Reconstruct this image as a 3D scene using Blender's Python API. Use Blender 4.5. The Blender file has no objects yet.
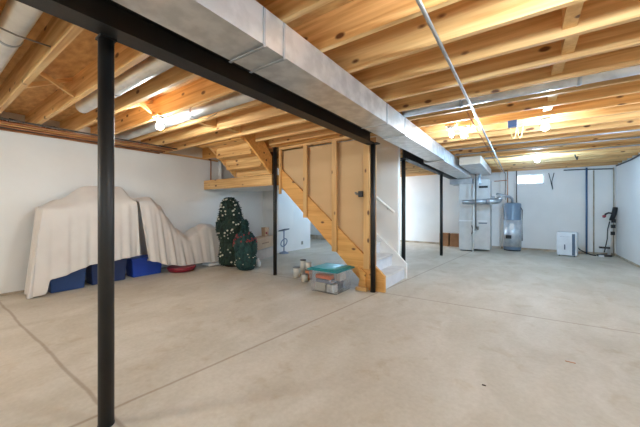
import bpy, bmesh, math, random
from mathutils import Vector, Matrix
random.seed(7)
S = bpy.context.scene
COL = S.collection
PI = math.pi

# ------------------------------------------------------------------ materials
def new_mat(name):
    m = bpy.data.materials.new(name); m.use_nodes = True
    nt = m.node_tree
    b = nt.nodes['Principled BSDF']
    return m, nt, b

def rgb(c): return (c[0], c[1], c[2], 1)

def noise_mat(name, c1, c2, scale=3, rough=.6, metal=0, bump=0, bscale=40, stretch=(1, 1, 1), detail=5, lo=.35, hi=.65, bdist=.01):
    m, nt, b = new_mat(name)
    tc = nt.nodes.new('ShaderNodeTexCoord'); mp = nt.nodes.new('ShaderNodeMapping')
    mp.inputs['Scale'].default_value = stretch
    nt.links.new(tc.outputs['Object'], mp.inputs['Vector'])
    n = nt.nodes.new('ShaderNodeTexNoise'); n.inputs['Scale'].default_value = scale; n.inputs['Detail'].default_value = detail
    nt.links.new(mp.outputs['Vector'], n.inputs['Vector'])
    r = nt.nodes.new('ShaderNodeValToRGB')
    r.color_ramp.elements[0].position = lo; r.color_ramp.elements[0].color = rgb(c1)
    r.color_ramp.elements[1].position = hi; r.color_ramp.elements[1].color = rgb(c2)
    nt.links.new(n.outputs['Fac'], r.inputs['Fac']); nt.links.new(r.outputs['Color'], b.inputs['Base Color'])
    b.inputs['Roughness'].default_value = rough; b.inputs['Metallic'].default_value = metal
    if bump:
        n2 = nt.nodes.new('ShaderNodeTexNoise'); n2.inputs['Scale'].default_value = bscale; n2.inputs['Detail'].default_value = 4
        nt.links.new(mp.outputs['Vector'], n2.inputs['Vector'])
        bp = nt.nodes.new('ShaderNodeBump'); bp.inputs['Strength'].default_value = bump; bp.inputs['Distance'].default_value = bdist
        nt.links.new(n2.outputs['Fac'], bp.inputs['Height']); nt.links.new(bp.outputs['Normal'], b.inputs['Normal'])
    return m

def wood_mat(name, c1, c2, knot, axis='x', rough=.55):
    m, nt, b = new_mat(name)
    L = nt.links.new
    tc = nt.nodes.new('ShaderNodeTexCoord'); oi = nt.nodes.new('ShaderNodeObjectInfo')
    add = nt.nodes.new('ShaderNodeVectorMath'); add.operation = 'ADD'
    sc = nt.nodes.new('ShaderNodeMath'); sc.operation = 'MULTIPLY'; sc.inputs[1].default_value = 37
    L(oi.outputs['Random'], sc.inputs[0]); L(tc.outputs['Object'], add.inputs[0]); L(sc.outputs[0], add.inputs[1])
    mp = nt.nodes.new('ShaderNodeMapping')
    s = {'x': (.6, 14, 14), 'y': (14, .6, 14), 'z': (14, 14, .6)}[axis]
    mp.inputs['Scale'].default_value = s
    L(add.outputs[0], mp.inputs['Vector'])
    n = nt.nodes.new('ShaderNodeTexNoise'); n.inputs['Scale'].default_value = 1.6; n.inputs['Detail'].default_value = 5; n.inputs['Distortion'].default_value = .6
    L(mp.outputs['Vector'], n.inputs['Vector'])
    r = nt.nodes.new('ShaderNodeValToRGB')
    r.color_ramp.elements[0].position = .3; r.color_ramp.elements[0].color = rgb(c1)
    r.color_ramp.elements[1].position = .68; r.color_ramp.elements[1].color = rgb(c2)
    L(n.outputs['Fac'], r.inputs['Fac'])
    mp2 = nt.nodes.new('ShaderNodeMapping')
    mp2.inputs['Scale'].default_value = {'x': (3.6, 7, 7), 'y': (7, 3.6, 7), 'z': (7, 7, 3.6)}[axis]
    L(add.outputs[0], mp2.inputs['Vector'])
    v = nt.nodes.new('ShaderNodeTexVoronoi'); v.inputs['Scale'].default_value = 1.0
    L(mp2.outputs['Vector'], v.inputs['Vector'])
    r2 = nt.nodes.new('ShaderNodeValToRGB')
    r2.color_ramp.elements[0].position = .10; r2.color_ramp.elements[0].color = (1, 1, 1, 1)
    r2.color_ramp.elements[1].position = .17; r2.color_ramp.elements[1].color = (0, 0, 0, 1)
    L(v.outputs['Distance'], r2.inputs['Fac'])
    mx = nt.nodes.new('ShaderNodeMix'); mx.data_type = 'RGBA'
    L(r2.outputs['Color'], mx.inputs['Factor']); L(r.outputs['Color'], mx.inputs['A']); mx.inputs['B'].default_value = rgb(knot)
    # board to board tone
    hs = nt.nodes.new('ShaderNodeHueSaturation')
    mr = nt.nodes.new('ShaderNodeMapRange'); mr.inputs['To Min'].default_value = .88; mr.inputs['To Max'].default_value = 1.1
    L(oi.outputs['Random'], mr.inputs['Value']); L(mr.outputs['Result'], hs.inputs['Value'])
    L(mx.outputs['Result'], hs.inputs['Color']); L(hs.outputs['Color'], b.inputs['Base Color'])
    b.inputs['Roughness'].default_value = rough
    return m

def plain(name, c, rough=.5, metal=0, **kw):
    d = tuple(x * .9 for x in c)
    return noise_mat(name, d, c, scale=kw.get('scale', 6), rough=rough, metal=metal, bump=kw.get('bump', 0), bscale=kw.get('bscale', 60))

def glass_mat(name, c, alpha_rough=.05, ior=1.45, tw=1):
    m, nt, b = new_mat(name)
    b.inputs['Base Color'].default_value = rgb(c); b.inputs['Transmission Weight'].default_value = tw
    b.inputs['Roughness'].default_value = alpha_rough; b.inputs['IOR'].default_value = ior
    return m

def emit_mat(name, c, strength):
    m, nt, b = new_mat(name)
    b.inputs['Base Color'].default_value = (.9, .9, .9, 1)
    b.inputs['Emission Color'].default_value = rgb(c); b.inputs['Emission Strength'].default_value = strength
    return m

def floor_mat():
    m, nt, b = new_mat('concrete_floor'); L = nt.links.new
    N = nt.nodes.new
    tc = N('ShaderNodeTexCoord'); sx = N('ShaderNodeSeparateXYZ'); L(tc.outputs['Object'], sx.inputs[0])
    def noise(sc, d=5, dist=0, st=(1, 1, 1)):
        mp = N('ShaderNodeMapping'); mp.inputs['Scale'].default_value = st; L(tc.outputs['Object'], mp.inputs['Vector'])
        n = N('ShaderNodeTexNoise'); n.inputs['Scale'].default_value = sc; n.inputs['Detail'].default_value = d
        n.inputs['Distortion'].default_value = dist; L(mp.outputs['Vector'], n.inputs['Vector']); return n.outputs['Fac']
    def ramp(f, p0, c0, p1, c1):
        r = N('ShaderNodeValToRGB'); e = r.color_ramp.elements
        e[0].position = p0; e[0].color = rgb(c0); e[1].position = p1; e[1].color = rgb(c1); L(f, r.inputs['Fac']); return r.outputs['Color']
    def mix(f, a, bb, mode='MIX'):
        x = N('ShaderNodeMix'); x.data_type = 'RGBA'; x.blend_type = mode
        if isinstance(f, float): x.inputs['Factor'].default_value = f
        else: L(f, x.inputs['Factor'])
        L(a, x.inputs['A']); L(bb, x.inputs['B']); return x.outputs['Result']
    c = ramp(noise(.55, 6, .4), .32, (.55, .505, .435), .7, (.64, .595, .525))
    c2 = ramp(noise(2.3, 8, .9, (1, .55, 1)), .38, (.86, .84, .80), .66, (1.0, 1.0, 1.0))
    c = mix(1.0, c, c2, 'MULTIPLY')
    sp = ramp(noise(5, 6, .5), .30, (.84, .77, .66), .42, (1, 1, 1)); c = mix(.55, c, sp, 'MULTIPLY')
    fine = ramp(noise(38, 4), .3, (.93, .92, .90), .7, (1.03, 1.03, 1.03)); c = mix(1.0, c, fine, 'MULTIPLY')
    def math_(op, a, bv):
        k = N('ShaderNodeMath'); k.operation = op
        for i, q in enumerate((a, bv)):
            if q is None: continue
            if isinstance(q, (int, float)): k.inputs[i].default_value = q
            else: L(q, k.inputs[i])
        return k.outputs[0]
    wob = math_('MULTIPLY', math_('SUBTRACT', noise(1.6, 3), .5), .05)
    # saw cut control joints in the slab: one along the beam, two across the room
    jx = math_('ABSOLUTE', math_('ADD', math_('SUBTRACT', math_('ADD', sx.outputs[0], math_('MULTIPLY', wob, .6)), math_('MULTIPLY', sx.outputs[1], .10)), 2.12), None)
    jy = math_('ABSOLUTE', math_('SUBTRACT', math_('SUBTRACT', math_('ADD', sx.outputs[1], wob), math_('MULTIPLY', sx.outputs[0], .05)), 4.06), None)
    jz = math_('ABSOLUTE', math_('SUBTRACT', math_('ADD', sx.outputs[1], wob), .69), None)
    d = math_('MINIMUM', math_('MINIMUM', jx, jy), jz)
    r = N('ShaderNodeMapRange'); r.inputs['From Min'].default_value = .006; r.inputs['From Max'].default_value = .018
    r.inputs['To Min'].default_value = .55; r.inputs['To Max'].default_value = 0; L(d, r.inputs['Value'])
    brown = N('ShaderNodeRGB'); brown.outputs[0].default_value = (.25, .17, .11, 1)
    c = mix(r.outputs['Result'], c, brown.outputs[0])
    L(c, b.inputs['Base Color'])
    b.inputs['Roughness'].default_value = .62; b.inputs['Specular IOR Level'].default_value = .35
    bp = N('ShaderNodeBump'); bp.inputs['Strength'].default_value = .12; bp.inputs['Distance'].default_value = .01
    L(noise(14, 6), bp.inputs['Height']); L(bp.outputs['Normal'], b.inputs['Normal'])
    return m

M = {}
M['floor'] = floor_mat()
M['wall'] = noise_mat('painted_concrete_wall', (.76, .755, .74), (.82, .815, .80), scale=1.2, rough=.75, bump=.15, bscale=18)
M['white_paint'] = noise_mat('white_gypsum', (.84, .84, .83), (.88, .88, .87), scale=2, rough=.6)
M['footing'] = noise_mat('unpainted_concrete', (.36, .29, .21), (.52, .45, .36), scale=5, rough=.85)
pine1, pine2, knot = (.55, .265, .078), (.88, .585, .262), (.16, .06, .02)
M['pine_x'] = wood_mat('pine_along_x', pine1, pine2, knot, 'x')
M['pine_y'] = wood_mat('pine_along_y', pine1, pine2, knot, 'y')
M['pine_z'] = wood_mat('pine_upright', (.64, .35, .12), (.80, .50, .21), knot, 'z')
M['osb'] = noise_mat('oriented_strand_board', (.47, .24, .075), (.72, .43, .165), scale=7, rough=.75, stretch=(1, 2.6, 1), detail=8, lo=.3, hi=.7)
M['stringer'] = wood_mat('stringer_board', (.62, .29, .07), (.80, .44, .14), knot, 'x')
M['gyp_back'] = noise_mat('gypsum_paper_back', (.62, .41, .215), (.66, .445, .24), scale=1.5, rough=.85, stretch=(.4, 1, 2))
M['black_steel'] = noise_mat('black_painted_steel', (.009, .008, .0075), (.015, .0135, .0125), scale=4, rough=.5, bump=.03)
M['galv'] = noise_mat('galvanised_sheet', (.60, .61, .62), (.74, .75, .76), scale=9, rough=.36, metal=.75, bump=.05, bscale=5, lo=.4, hi=.6)
M['galv_dull'] = noise_mat('dull_galvanised_sheet', (.36, .40, .45), (.50, .54, .58), scale=6, rough=.4, metal=.7)
M['galv_pipe'] = noise_mat('bright_duct_steel', (.70, .71, .71), (.82, .83, .83), scale=7, rough=.42, metal=.8, bump=.04, bscale=9)
M['copper'] = noise_mat('copper_pipe', (.42, .18, .085), (.56, .27, .14), scale=6, rough=.4, metal=.6)
M['dark_pipe'] = plain('dark_iron_pipe', (.09, .075, .065), .5, .3)
M['emt'] = plain('zinc_conduit', (.45, .45, .46), .38, .85)
M['cable_black'] = plain('black_cable', (.02, .02, .022), .5)
M['cable_yellow'] = plain('yellow_cable', (.75, .60, .25), .5)
M['pvc'] = plain('white_pvc', (.82, .82, .80), .35)
M['blue_pipe'] = plain('blue_pipe', (.05, .13, .27), .4)
M['blue_box'] = plain('blue_plastic_box', (.04, .12, .38), .4)
M['sheet'] = noise_mat('cream_cotton_sheet', (.66, .615, .58), (.72, .675, .635), scale=3, rough=.9, bump=.12, bscale=9, bdist=.02)
M['tote_blue'] = plain('blue_tote_plastic', (.022, .065, .21), .38)
M['tote_navy'] = plain('navy_tote_plastic', (.018, .04, .14), .4)
M['tote_bright'] = plain('bright_blue_tote_plastic', (.012, .06, .42), .35)
M['red_plastic'] = plain('dark_red_plastic', (.30, .015, .03), .3)
M['white_plastic'] = plain('white_plastic', (.80, .81, .82), .4)
M['white_device'] = plain('white_appliance', (.76, .79, .83), .35)
M['grey_plastic'] = plain('slate_grey_plastic', (.10, .14, .20), .4)
M['furnace'] = plain('light_grey_enamel', (.62, .62, .61), .4)
M['wh'] = plain('blue_grey_enamel', (.20, .27, .36), .35)
M['foil'] = noise_mat('foil_jacket', (.50, .57, .66), (.68, .74, .80), scale=9, rough=.35, metal=.4)
M['cardboard'] = noise_mat('cardboard', (.46, .30, .19), (.54, .37, .24), scale=3, rough=.85)
M['cardboard_dark'] = noise_mat('brown_cardboard', (.30, .14, .065), (.42, .21, .10), scale=3, rough=.85)
M['cardboard_grey'] = noise_mat('greyish_cardboard', (.42, .34, .29), (.50, .42, .36), scale=3, rough=.85)
M['ink'] = plain('brown_print', (.22, .12, .07), .8)
M['foliage'] = noise_mat('dark_green_needles', (.006, .016, .012), (.02, .05, .035), scale=20, rough=.8)
M['foliage_teal'] = noise_mat('teal_green_needles', (.008, .03, .03), (.02, .075, .07), scale=18, rough=.8)
M['orn_white'] = plain('pearl_ornament', (.75, .72, .60), .25)
M['orn_red'] = plain('red_berry', (.30, .02, .03), .3)
M['trunk'] = plain('trunk_brown', (.08, .045, .03), .8)
M['tread'] = noise_mat('grey_white_stair_paint', (.58, .58, .585), (.70, .70, .70), scale=4, rough=.6)
M['riser'] = plain('pale_blue_white_paint', (.70, .73, .79), .6)
M['clear'] = glass_mat('clear_tote_plastic', (.95, .96, .97), .12, 1.12, .93)
M['teal'] = plain('teal_lid_plastic', (.008, .26, .28), .35)
M['orange'] = plain('orange_plastic', (.75, .17, .05), .5)
M['can_white'] = plain('paint_can_label', (.68, .66, .60), .45)
M['can_metal'] = plain('can_rim_metal', (.30, .28, .26), .35, .7)
M['can_orange'] = plain('orange_can_label', (.62, .22, .09), .5)
M['lav'] = plain('bluish_grey_paint', (.24, .29, .42), .5)
M['porcelain'] = plain('grey_lampholder', (.40, .38, .35), .4)
M['gap_brown'] = noise_mat('dark_brown_panel', (.065, .038, .025), (.10, .06, .04), scale=3, rough=.8, stretch=(1, 1, 6))
M['rim'] = noise_mat('rim_insulation', (.62, .58, .50), (.72, .68, .60), scale=3, rough=.9)
M['pane'] = glass_mat('window_glass', (1, 1, 1), 0, 1.02)
WARM, NEUT, COOL = (.82, .90, .90), (.71, .87, .99), (.36, .66, 1)

# ------------------------------------------------------------------ mesh builder
class MB:
    def __init__(s): s.bm = bmesh.new()
    def box(s, x0, x1, y0, y1, z0, z1):
        v = [s.bm.verts.new((x, y, z)) for z in (z0, z1) for y in (y0, y1) for x in (x0, x1)]
        for f in ((0, 2, 3, 1), (4, 5, 7, 6), (0, 1, 5, 4), (2, 6, 7, 3), (0, 4, 6, 2), (1, 3, 7, 5)):
            s.bm.faces.new([v[i] for i in f])
        return s
    def taper(s, x0, x1, y0, y1, z0, z1, d):           # bottom smaller by d on each side
        v = [s.bm.verts.new(p) for p in ((x0+d, y0+d, z0), (x1-d, y0+d, z0), (x0+d, y1-d, z0), (x1-d, y1-d, z0), (x0, y0, z1), (x1, y0, z1), (x0, y1, z1), (x1, y1, z1))]
        for f in ((0, 2, 3, 1), (4, 5, 7, 6), (0, 1, 5, 4), (2, 6, 7, 3), (0, 4, 6, 2), (1, 3, 7, 5)):
            s.bm.faces.new([v[i] for i in f])
        return s
    def prism(s, pts, plane, a, b):                     # polygon in xz (plane 'y') or yz (plane 'x') extruded a..b
        def P(p, t): return (p[0], t, p[1]) if plane == 'y' else ((t, p[0], p[1]) if plane == 'x' else (p[0], p[1], t))
        A = [s.bm.verts.new(P(p, a)) for p in pts]; B = [s.bm.verts.new(P(p, b)) for p in pts]
        n = len(pts); s.bm.faces.new(A); s.bm.faces.new(B[::-1])
        for i in range(n): s.bm.faces.new((A[i], B[i], B[(i+1) % n], A[(i+1) % n]))
        return s
    def tube(s, pts, r, n=10, cap=True):
        pts = [Vector(p) for p in pts]; rings = []
        up = None
        for i, p in enumerate(pts):
            t = (pts[min(i+1, len(pts)-1)] - pts[max(i-1, 0)]).normalized()
            if up is None:
                up = Vector((0, 0, 1)) if abs(t.z) < .9 else Vector((1, 0, 0))
            a = t.cross(up)
            if a.length < 1e-4: a = t.cross(Vector((.3, 1, .2)))
            a.normalize(); b = t.cross(a).normalized(); up = b if abs(b.dot(up)) < .2 else up
            rr = r[i] if isinstance(r, (list, tuple)) else r
            rings.append([s.bm.verts.new(p + a*math.cos(2*PI*k/n)*rr + b*math.sin(2*PI*k/n)*rr) for k in range(n)])
        for i in range(len(rings)-1):
            for k in range(n):
                f = s.bm.faces.new((rings[i][k], rings[i][(k+1) % n], rings[i+1][(k+1) % n], rings[i+1][k])); f.smooth = True
        if cap:
            s.bm.faces.new(rings[0][::-1]); s.bm.faces.new(rings[-1])
        return s
    def lathe(s, prof, c=(0, 0, 0), n=20):
        rings = []
        for r, z in prof:
            rings.append([s.bm.verts.new((c[0]+max(r, 1e-4)*math.cos(2*PI*k/n), c[1]+max(r, 1e-4)*math.sin(2*PI*k/n), c[2]+z)) for k in range(n)])
        for i in range(len(rings)-1):
            for k in range(n):
                f = s.bm.faces.new((rings[i][k], rings[i][(k+1) % n], rings[i+1][(k+1) % n], rings[i+1][k])); f.smooth = True
        s.bm.faces.new(rings[0][::-1]); s.bm.faces.new(rings[-1])
        return s
    def ball(s, c, r, n=10, sq=(1, 1, 1)):
        res = bmesh.ops.create_icosphere(s.bm, subdivisions=2, radius=1)
        for v in res['verts']: v.co = Vector((c[0]+v.co.x*r*sq[0], c[1]+v.co.y*r*sq[1], c[2]+v.co.z*r*sq[2]))
        for f in {f for v in res['verts'] for f in v.link_faces}: f.smooth = True
        return s
    def grid(s, rows):
        V = [[s.bm.verts.new(p) for p in row] for row in rows]
        for i in range(len(V)-1):
            for j in range(len(V[0])-1):
                f = s.bm.faces.new((V[i][j], V[i][j+1], V[i+1][j+1], V[i+1][j])); f.smooth = True
        return s
    def build(s, name, mat, parent=None, bevel=0, local=False, origin=None):
        bmesh.ops.recalc_face_normals(s.bm, faces=s.bm.faces[:])
        me = bpy.data.meshes.new(name)
        if parent is not None:
            off = Vector((0, 0, 0)) if local else Vector(parent['_o'])
        else:
            co = [v.co for v in s.bm.verts]
            off = Vector(origin) if origin else Vector(((min(c.x for c in co)+max(c.x for c in co))/2, (min(c.y for c in co)+max(c.y for c in co))/2, min(c.z for c in co)))
        if parent is not None and parent.type == 'MESH' and not local:
            off = Vector(parent['_o'])
        for v in s.bm.verts: v.co -= off
        s.bm.to_mesh(me); s.bm.free()
        me.materials.append(M[mat] if isinstance(mat, str) else mat)
        o = bpy.data.objects.new(name, me); COL.objects.link(o)
        if parent is not None:
            o.parent = parent; o['_o'] = tuple(parent['_o'])
        else:
            o.location = off; o['_o'] = tuple(off)
        if bevel:
            b = o.modifiers.new('bevel', 'BEVEL'); b.width = bevel; b.segments = 2; b.limit_method = 'ANGLE'
        return o

def tag(o, label, cat, group=None, kind=None):
    o['label'] = label; o['category'] = cat
    if group: o['group'] = group
    if kind: o['kind'] = kind
    return o

def thing(name, label, cat, loc, group=None, rot=0):
    o = bpy.data.objects.new(name, None); COL.objects.link(o)
    o.empty_display_size = .1
    o.location = loc; o.rotation_euler = (0, 0, rot); o['_o'] = tuple(loc)
    return tag(o, label, cat, group)

def struct(name, mb, mat, label, cat, bevel=0):
    return tag(mb.build(name, mat, bevel=bevel), label, cat, kind='structure')

def B(*a): return MB().box(*a)
def interp(tab, x):
    if x <= tab[0][0]: return tab[0][1]
    for (a, va), (b, vb) in zip(tab, tab[1:]):
        if x <= b:
            t = (x-a)/(b-a); t = t*t*(3-2*t); return va+(vb-va)*t
    return tab[-1][1]

# ------------------------------------------------------------------ the room
H_J, T_J = 2.36, 2.60          # joist bottoms, underside of the subfloor
XL, XR, YB, YF = -6.0, 2.0, 10.6, -3.2
WT = 2.35
tag(B(-8.6, 2.3, YF-.2, 10.9, -.12, 0).build('floor', 'floor', origin=(0, 0, -.12)), 'pale beige concrete slab with thin saw cut joints', 'floor', kind='structure')
struct('ceiling', B(-8.6, 2.3, YF-.2, 10.9, T_J, T_J+.02), 'osb', 'oriented strand board subfloor seen between the joists', 'ceiling')
struct('wall_left', B(XL-.2, XL, YF, 5.75, 0, WT), 'wall', 'long white painted concrete wall behind the draped sheets', 'wall')
wr = MB(); RY0, RY1, RZ0, RZ1 = 4.3, 5.7, 1.62, 2.28
wr.box(XR, XR+.2, YF, RY0, 0, WT).box(XR, XR+.2, RY1, YB, 0, WT).box(XR, XR+.2, RY0, RY1, 0, RZ0).box(XR, XR+.2, RY0, RY1, RZ1, WT)
struct('wall_right', wr, 'wall', 'white painted concrete wall along the right edge', 'wall')
struct('wall_front', B(-8.6, XR+.2, YF-.2, YF, 0, T_J), 'wall', 'white painted wall behind the viewer', 'wall')
wb = MB()
WX0, WX1, WZ0, WZ1 = -.15, .52, 1.965, 2.245
wb.box(-4.0, WX0, YB, YB+.2, 0, T_J).box(WX1, XR+.2, YB, YB+.2, 0, T_J).box(WX0, WX1, YB, YB+.2, 0, WZ0).box(WX0, WX1, YB, YB+.2, WZ1, T_J)
struct('wall_back', wb, 'wall', 'white painted concrete wall behind the water heater, with a small high window', 'wall')
struct('wall_far', B(-8.6, -4.0, 9.6, 9.8, 0, T_J), 'wall', 'far white wall seen through the open space under the stairs', 'wall')
struct('wall_side', B(-8.6, -8.4, 5.75, 9.6, 0, T_J), 'wall', 'side wall of the far recess', 'wall')
pm = MB(); pm.box(-8.6, -5.52, 5.75, 5.85, 0, WT).box(-5.62, -5.5, 5.85, 6.515, 0, WT).box(-5.62, -5.5, 6.525, 7.32, 0, WT)
struct('wall_partition', pm, 'white_paint', 'white board partition ending past the stool, seen under the stairs', 'wall')
struct('trim_1', B(XL-.2, XL, YF, 5.75, WT+.04, T_J), 'rim', 'pale insulated rim between the joist ends over the left wall', 'trim')
struct('trim_2', B(XL-.15, XL+.0, YF, 5.75, WT, WT+.04), 'pine_y', 'wooden sill plate on top of the left wall', 'trim')
struct('trim_3', B(XR, XR+.2, YF, YB, WT, T_J), 'rim', 'rim board over the right wall', 'trim')
struct('baseboard_back', B(-4.0, XR, YB-.012, YB, 0, .06), 'footing', 'bare brown concrete strip at the foot of the back wall', 'baseboard')
struct('baseboard_right', B(XR-.012, XR, YF, YB-.012, 0, .045), 'footing', 'bare brown concrete strip at the foot of the right wall', 'baseboard')
struct('baseboard_left', B(XL, XL+.01, YF, 5.75, 0, .03), 'footing', 'bare brown concrete strip at the foot of the left wall', 'baseboard')
struct('baseboard_far', B(-8.4, -4.0, 9.57, 9.6, 0, .16), 'footing', 'brown concrete ledge at the foot of the far wall under the stairs', 'baseboard')
w = thing('window_1', 'small bright basement window high in the back wall', 'window', (.185, YB+.1, WZ0)); w['kind'] = 'structure'
fm = MB(); t_ = .03
fm.box(WX0, WX0+t_, YB+.07, YB+.13, WZ0, WZ1).box(WX1-t_, WX1, YB+.07, YB+.13, WZ0, WZ1).box(WX0+t_, WX1-t_, YB+.07, YB+.13, WZ0, WZ0+t_).box(WX0+t_, WX1-t_, YB+.07, YB+.13, WZ1-t_, WZ1)
fr_ = fm.build('window_frame', 'pvc', w)
B(WX0+t_, WX1-t_, YB+.097, YB+.103, WZ0+t_, WZ1-t_).build('window_pane', 'pane', fr_)

w2 = thing('window_added', 'unseen basement window added in the right wall for daylight, outside the frame', 'window', (XR+.1, 5.0, RZ0)); w2['kind'] = 'structure'  # unseen window, added to bring cool daylight into the room
fm = MB()
fm.box(XR+.07, XR+.13, RY0, RY0+t_, RZ0, RZ1).box(XR+.07, XR+.13, RY1-t_, RY1, RZ0, RZ1).box(XR+.07, XR+.13, RY0+t_, RY1-t_, RZ0, RZ0+t_).box(XR+.07, XR+.13, RY0+t_, RY1-t_, RZ1-t_, RZ1)
fr_ = fm.build('window_frame', 'pvc', w2)
B(XR+.097, XR+.103, RY0+t_, RY1-t_, RZ0+t_, RZ1-t_).build('window_pane', 'pane', fr_)

# ------------------------------------------------------------------ joists
ORD = ['first', 'second', 'third', 'fourth', 'fifth', 'sixth', 'seventh', 'eighth', 'ninth', 'tenth', 'eleventh', 'twelfth']
def joist(x0, x1, y, label, group, th=.042):
    return tag(B(x0, x1, y, y+th, H_J, T_J).build('ceiling_joist', 'pine_x'), label, 'joist', group)
right_y = [2.09+.397*k for k in range(-4, 22)]
i_d = 7                                              # joist just before the round duct: y = 3.28
for i, y in enumerate(right_y):
    if y > 10.5: continue
    if i <= i_d: lab, g = f'pine joist right of the trunk duct, {ORD[i_d-i]} before the thin round duct', 'joists right of the trunk duct'
    elif i <= i_d+9: lab, g = f'pine joist right of the trunk duct, {ORD[i-i_d-1]} beyond the thin round duct', 'joists right of the trunk duct'
    else: lab, g = 'pine joist in the tightly packed far rows just before the back wall', 'far joists before the back wall'
    joist(-1.83, XR, y, lab, g)
left_y = [.60+.394*k for k in range(0, 7)]
nl = len(left_y)
for i, y in enumerate([.20]+left_y):
    joist(XL, -1.87, y, f'pine joist left of the black beam, {ORD[nl-i]} counting from the stairs', 'joists left of the black beam')
for k, y in enumerate((3.38, 3.70)):
    joist(-3.70, -1.87, y, f'short pine joist over the open stud wall, {ORD[k]} beyond the long left joists', 'short joists above the stud wall')
for y in [5.24+.397*k for k in range(0, 13)]:
    joist(-8.3, -1.87, y, 'one of the pine joists behind the stairwell, glimpsed past the end of the white wall', 'joists behind the stairwell')
tag(B(-6.0, -1.93, 3.875, 3.945, H_J, T_J).build('stair_header', 'stringer'), 'reddish doubled header beam along the top of the open stud wall', 'beam')
tag(B(-4.86, -3.72, 3.08, 3.14, H_J, T_J).build('stair_header', 'stringer'), 'pine header where the underside of the upper stair flight meets the ceiling', 'beam')

# solid blocks and cross braces between joists
def block(x, y0, y1, label, group): return tag(B(x, x+.075, y0, y1, H_J+.045, T_J).build('joist_block', 'pine_z'), label, 'wood block', group)
for i in range(3, 12):
    y0 = right_y[i]+.042; y1 = right_y[i+1]
    if i == i_d: y0 = y1-.10
    d = i-i_d
    side = f'{ORD[-d]} bay before the thin round duct' if d < 0 else ('beside the thin round duct' if d == 0 else f'{ORD[d-1]} bay past the thin round duct')
    block(.235+random.uniform(-.03, .03), y0, y1, f'short wood block between right joists, {side}', 'blocks between the right joists')
ly = [.20]+left_y
for i in (5, 6):
    block(-3.70+.06*(i-5), ly[i]+.042, ly[i+1], ('short wood block between left joists, in the bay next to the boxed stair flight' if i == 6 else 'short wood block between left joists, second bay from the boxed stair flight'), 'blocks between the left joists')
def brace(x, y0, y1, up, label):
    z0, z1 = (H_J+.03, T_J-.02) if up else (T_J-.02, H_J+.03)
    dx = .012
    v = MB(); h = .02
    v.prism([(y0, z0-h), (y1, z1-h), (y1, z1+h), (y0, z0+h)], 'x', x-dx, x+dx+.012)
    return tag(v.build('cross_brace', 'pine_y'), label, 'brace', 'cross braces between the left joists')
brace(-3.88, .642, .994, True, 'thin wooden cross brace in the near left joist bay, leaning one way')
brace(-3.80, .642, .994, False, 'thin wooden cross brace in the near left joist bay, crossing the other')
brace(-3.84, 1.43, 1.782, True, 'thin wooden cross brace beside the left bulb, rising to the right')
brace(-3.76, 1.43, 1.782, False, 'thin wooden cross brace beside the left bulb, falling to the right')

# ------------------------------------------------------------------ steel beams and posts
def ibeam(y0, y1, xc, z0, z1, wdt, label):
    h = wdt/2; tf = .014; tw = .005
    p = [(xc-h, z0), (xc+h, z0), (xc+h, z0+tf), (xc+tw, z0+tf), (xc+tw, z1-tf), (xc+h, z1-tf), (xc+h, z1), (xc-h, z1), (xc-h, z1-tf), (xc-tw, z1-tf), (xc-tw, z0+tf), (xc-h, z0+tf)]
    return tag(MB().prism(p, 'y', y0, y1).build('steel_beam', 'black_steel'), label, 'beam', 'black steel beams')
ibeam(YF, 3.93, -1.85, 2.185, H_J-.003, .14, 'long black steel beam in the foreground running from the near post to the stairs')
ibeam(5.22, YB, -1.80, 2.15, H_J-.003, .13, 'black steel beam beyond the stairs, under the trunk duct')
def post(x, y, ztop, r, label, plate=.07):
    t = thing('support_post', label, 'post', (x, y, 0), 'black steel posts')
    MB().tube([(x, y, .008), (x, y, ztop-.012)], r, 20).build('pole', 'black_steel', t)
    B(x-plate, x+plate, y-min(plate, .055), y+min(plate, .055), ztop-.012, ztop).build('top_plate', 'black_steel', t)
    MB().lathe([(r+.002, 0), (r+.002, .008)], (x, y, 0), 20).build('base_plate', 'black_steel', t)
    return t
post(-1.928, .645, 2.183, .0385, 'thick black steel post in the left foreground', .0395)
post(-1.80, 3.93, 2.183, .037, 'black steel post at the foot of the stairs, by the clear bin', .09)
post(-3.755, 3.91, H_J-.002, .035, 'black steel post at the left end of the stud wall, before the boxed landing', .036)
post(-1.84, 5.38, 2.148, .037, 'black steel post just behind the white stair wall')
post(-1.745, 8.05, 2.148, .037, 'farthest black steel post, standing free before the furnace')

# ------------------------------------------------------------------ ducts
tr = thing('trunk_duct', 'long rectangular galvanised trunk duct running beside the black beam', 'duct', (-1.34, 3, 2.14))
DX0, DX1, DZ = -1.49, -1.19, 2.145
d1 = B(DX0, DX1, YF, 3.55, DZ, H_J-.004).build('duct_section', 'galv', tr)
d2 = B(DX0, DX1, 3.55, 5.75, DZ-.01, H_J-.004).build('duct_section', 'galv', tr)
B(DX0-.08, DX1, 5.75, 9.28, DZ-.03, H_J-.004).build('duct_section', 'galv', tr)
for y in (1.15, 1.315, 2.95, 3.53, 5.74):
    s_ = MB(); s_.box(DX1, DX1+.006, y-.008, y+.008, DZ-.012, H_J-.01).box(DX0, DX1+.006, y-.008, y+.008, DZ-.016, DZ-.011)
    s_.build('seam_cleat', 'galv_dull', d1 if y < 3.55 else d2)
rd = thing('return_duct', 'boxy galvanised return duct over the furnace with a pale square end', 'duct', (-.93, 8.2, 2.18))
B(-1.135, -.72, 6.96, 9.5, 2.185, H_J-.004).build('duct_box', 'galv', rd)
B(-1.13, -.725, 6.95, 6.96, 2.19, H_J-.008).build('end_cap', 'can_white', rd)
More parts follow.
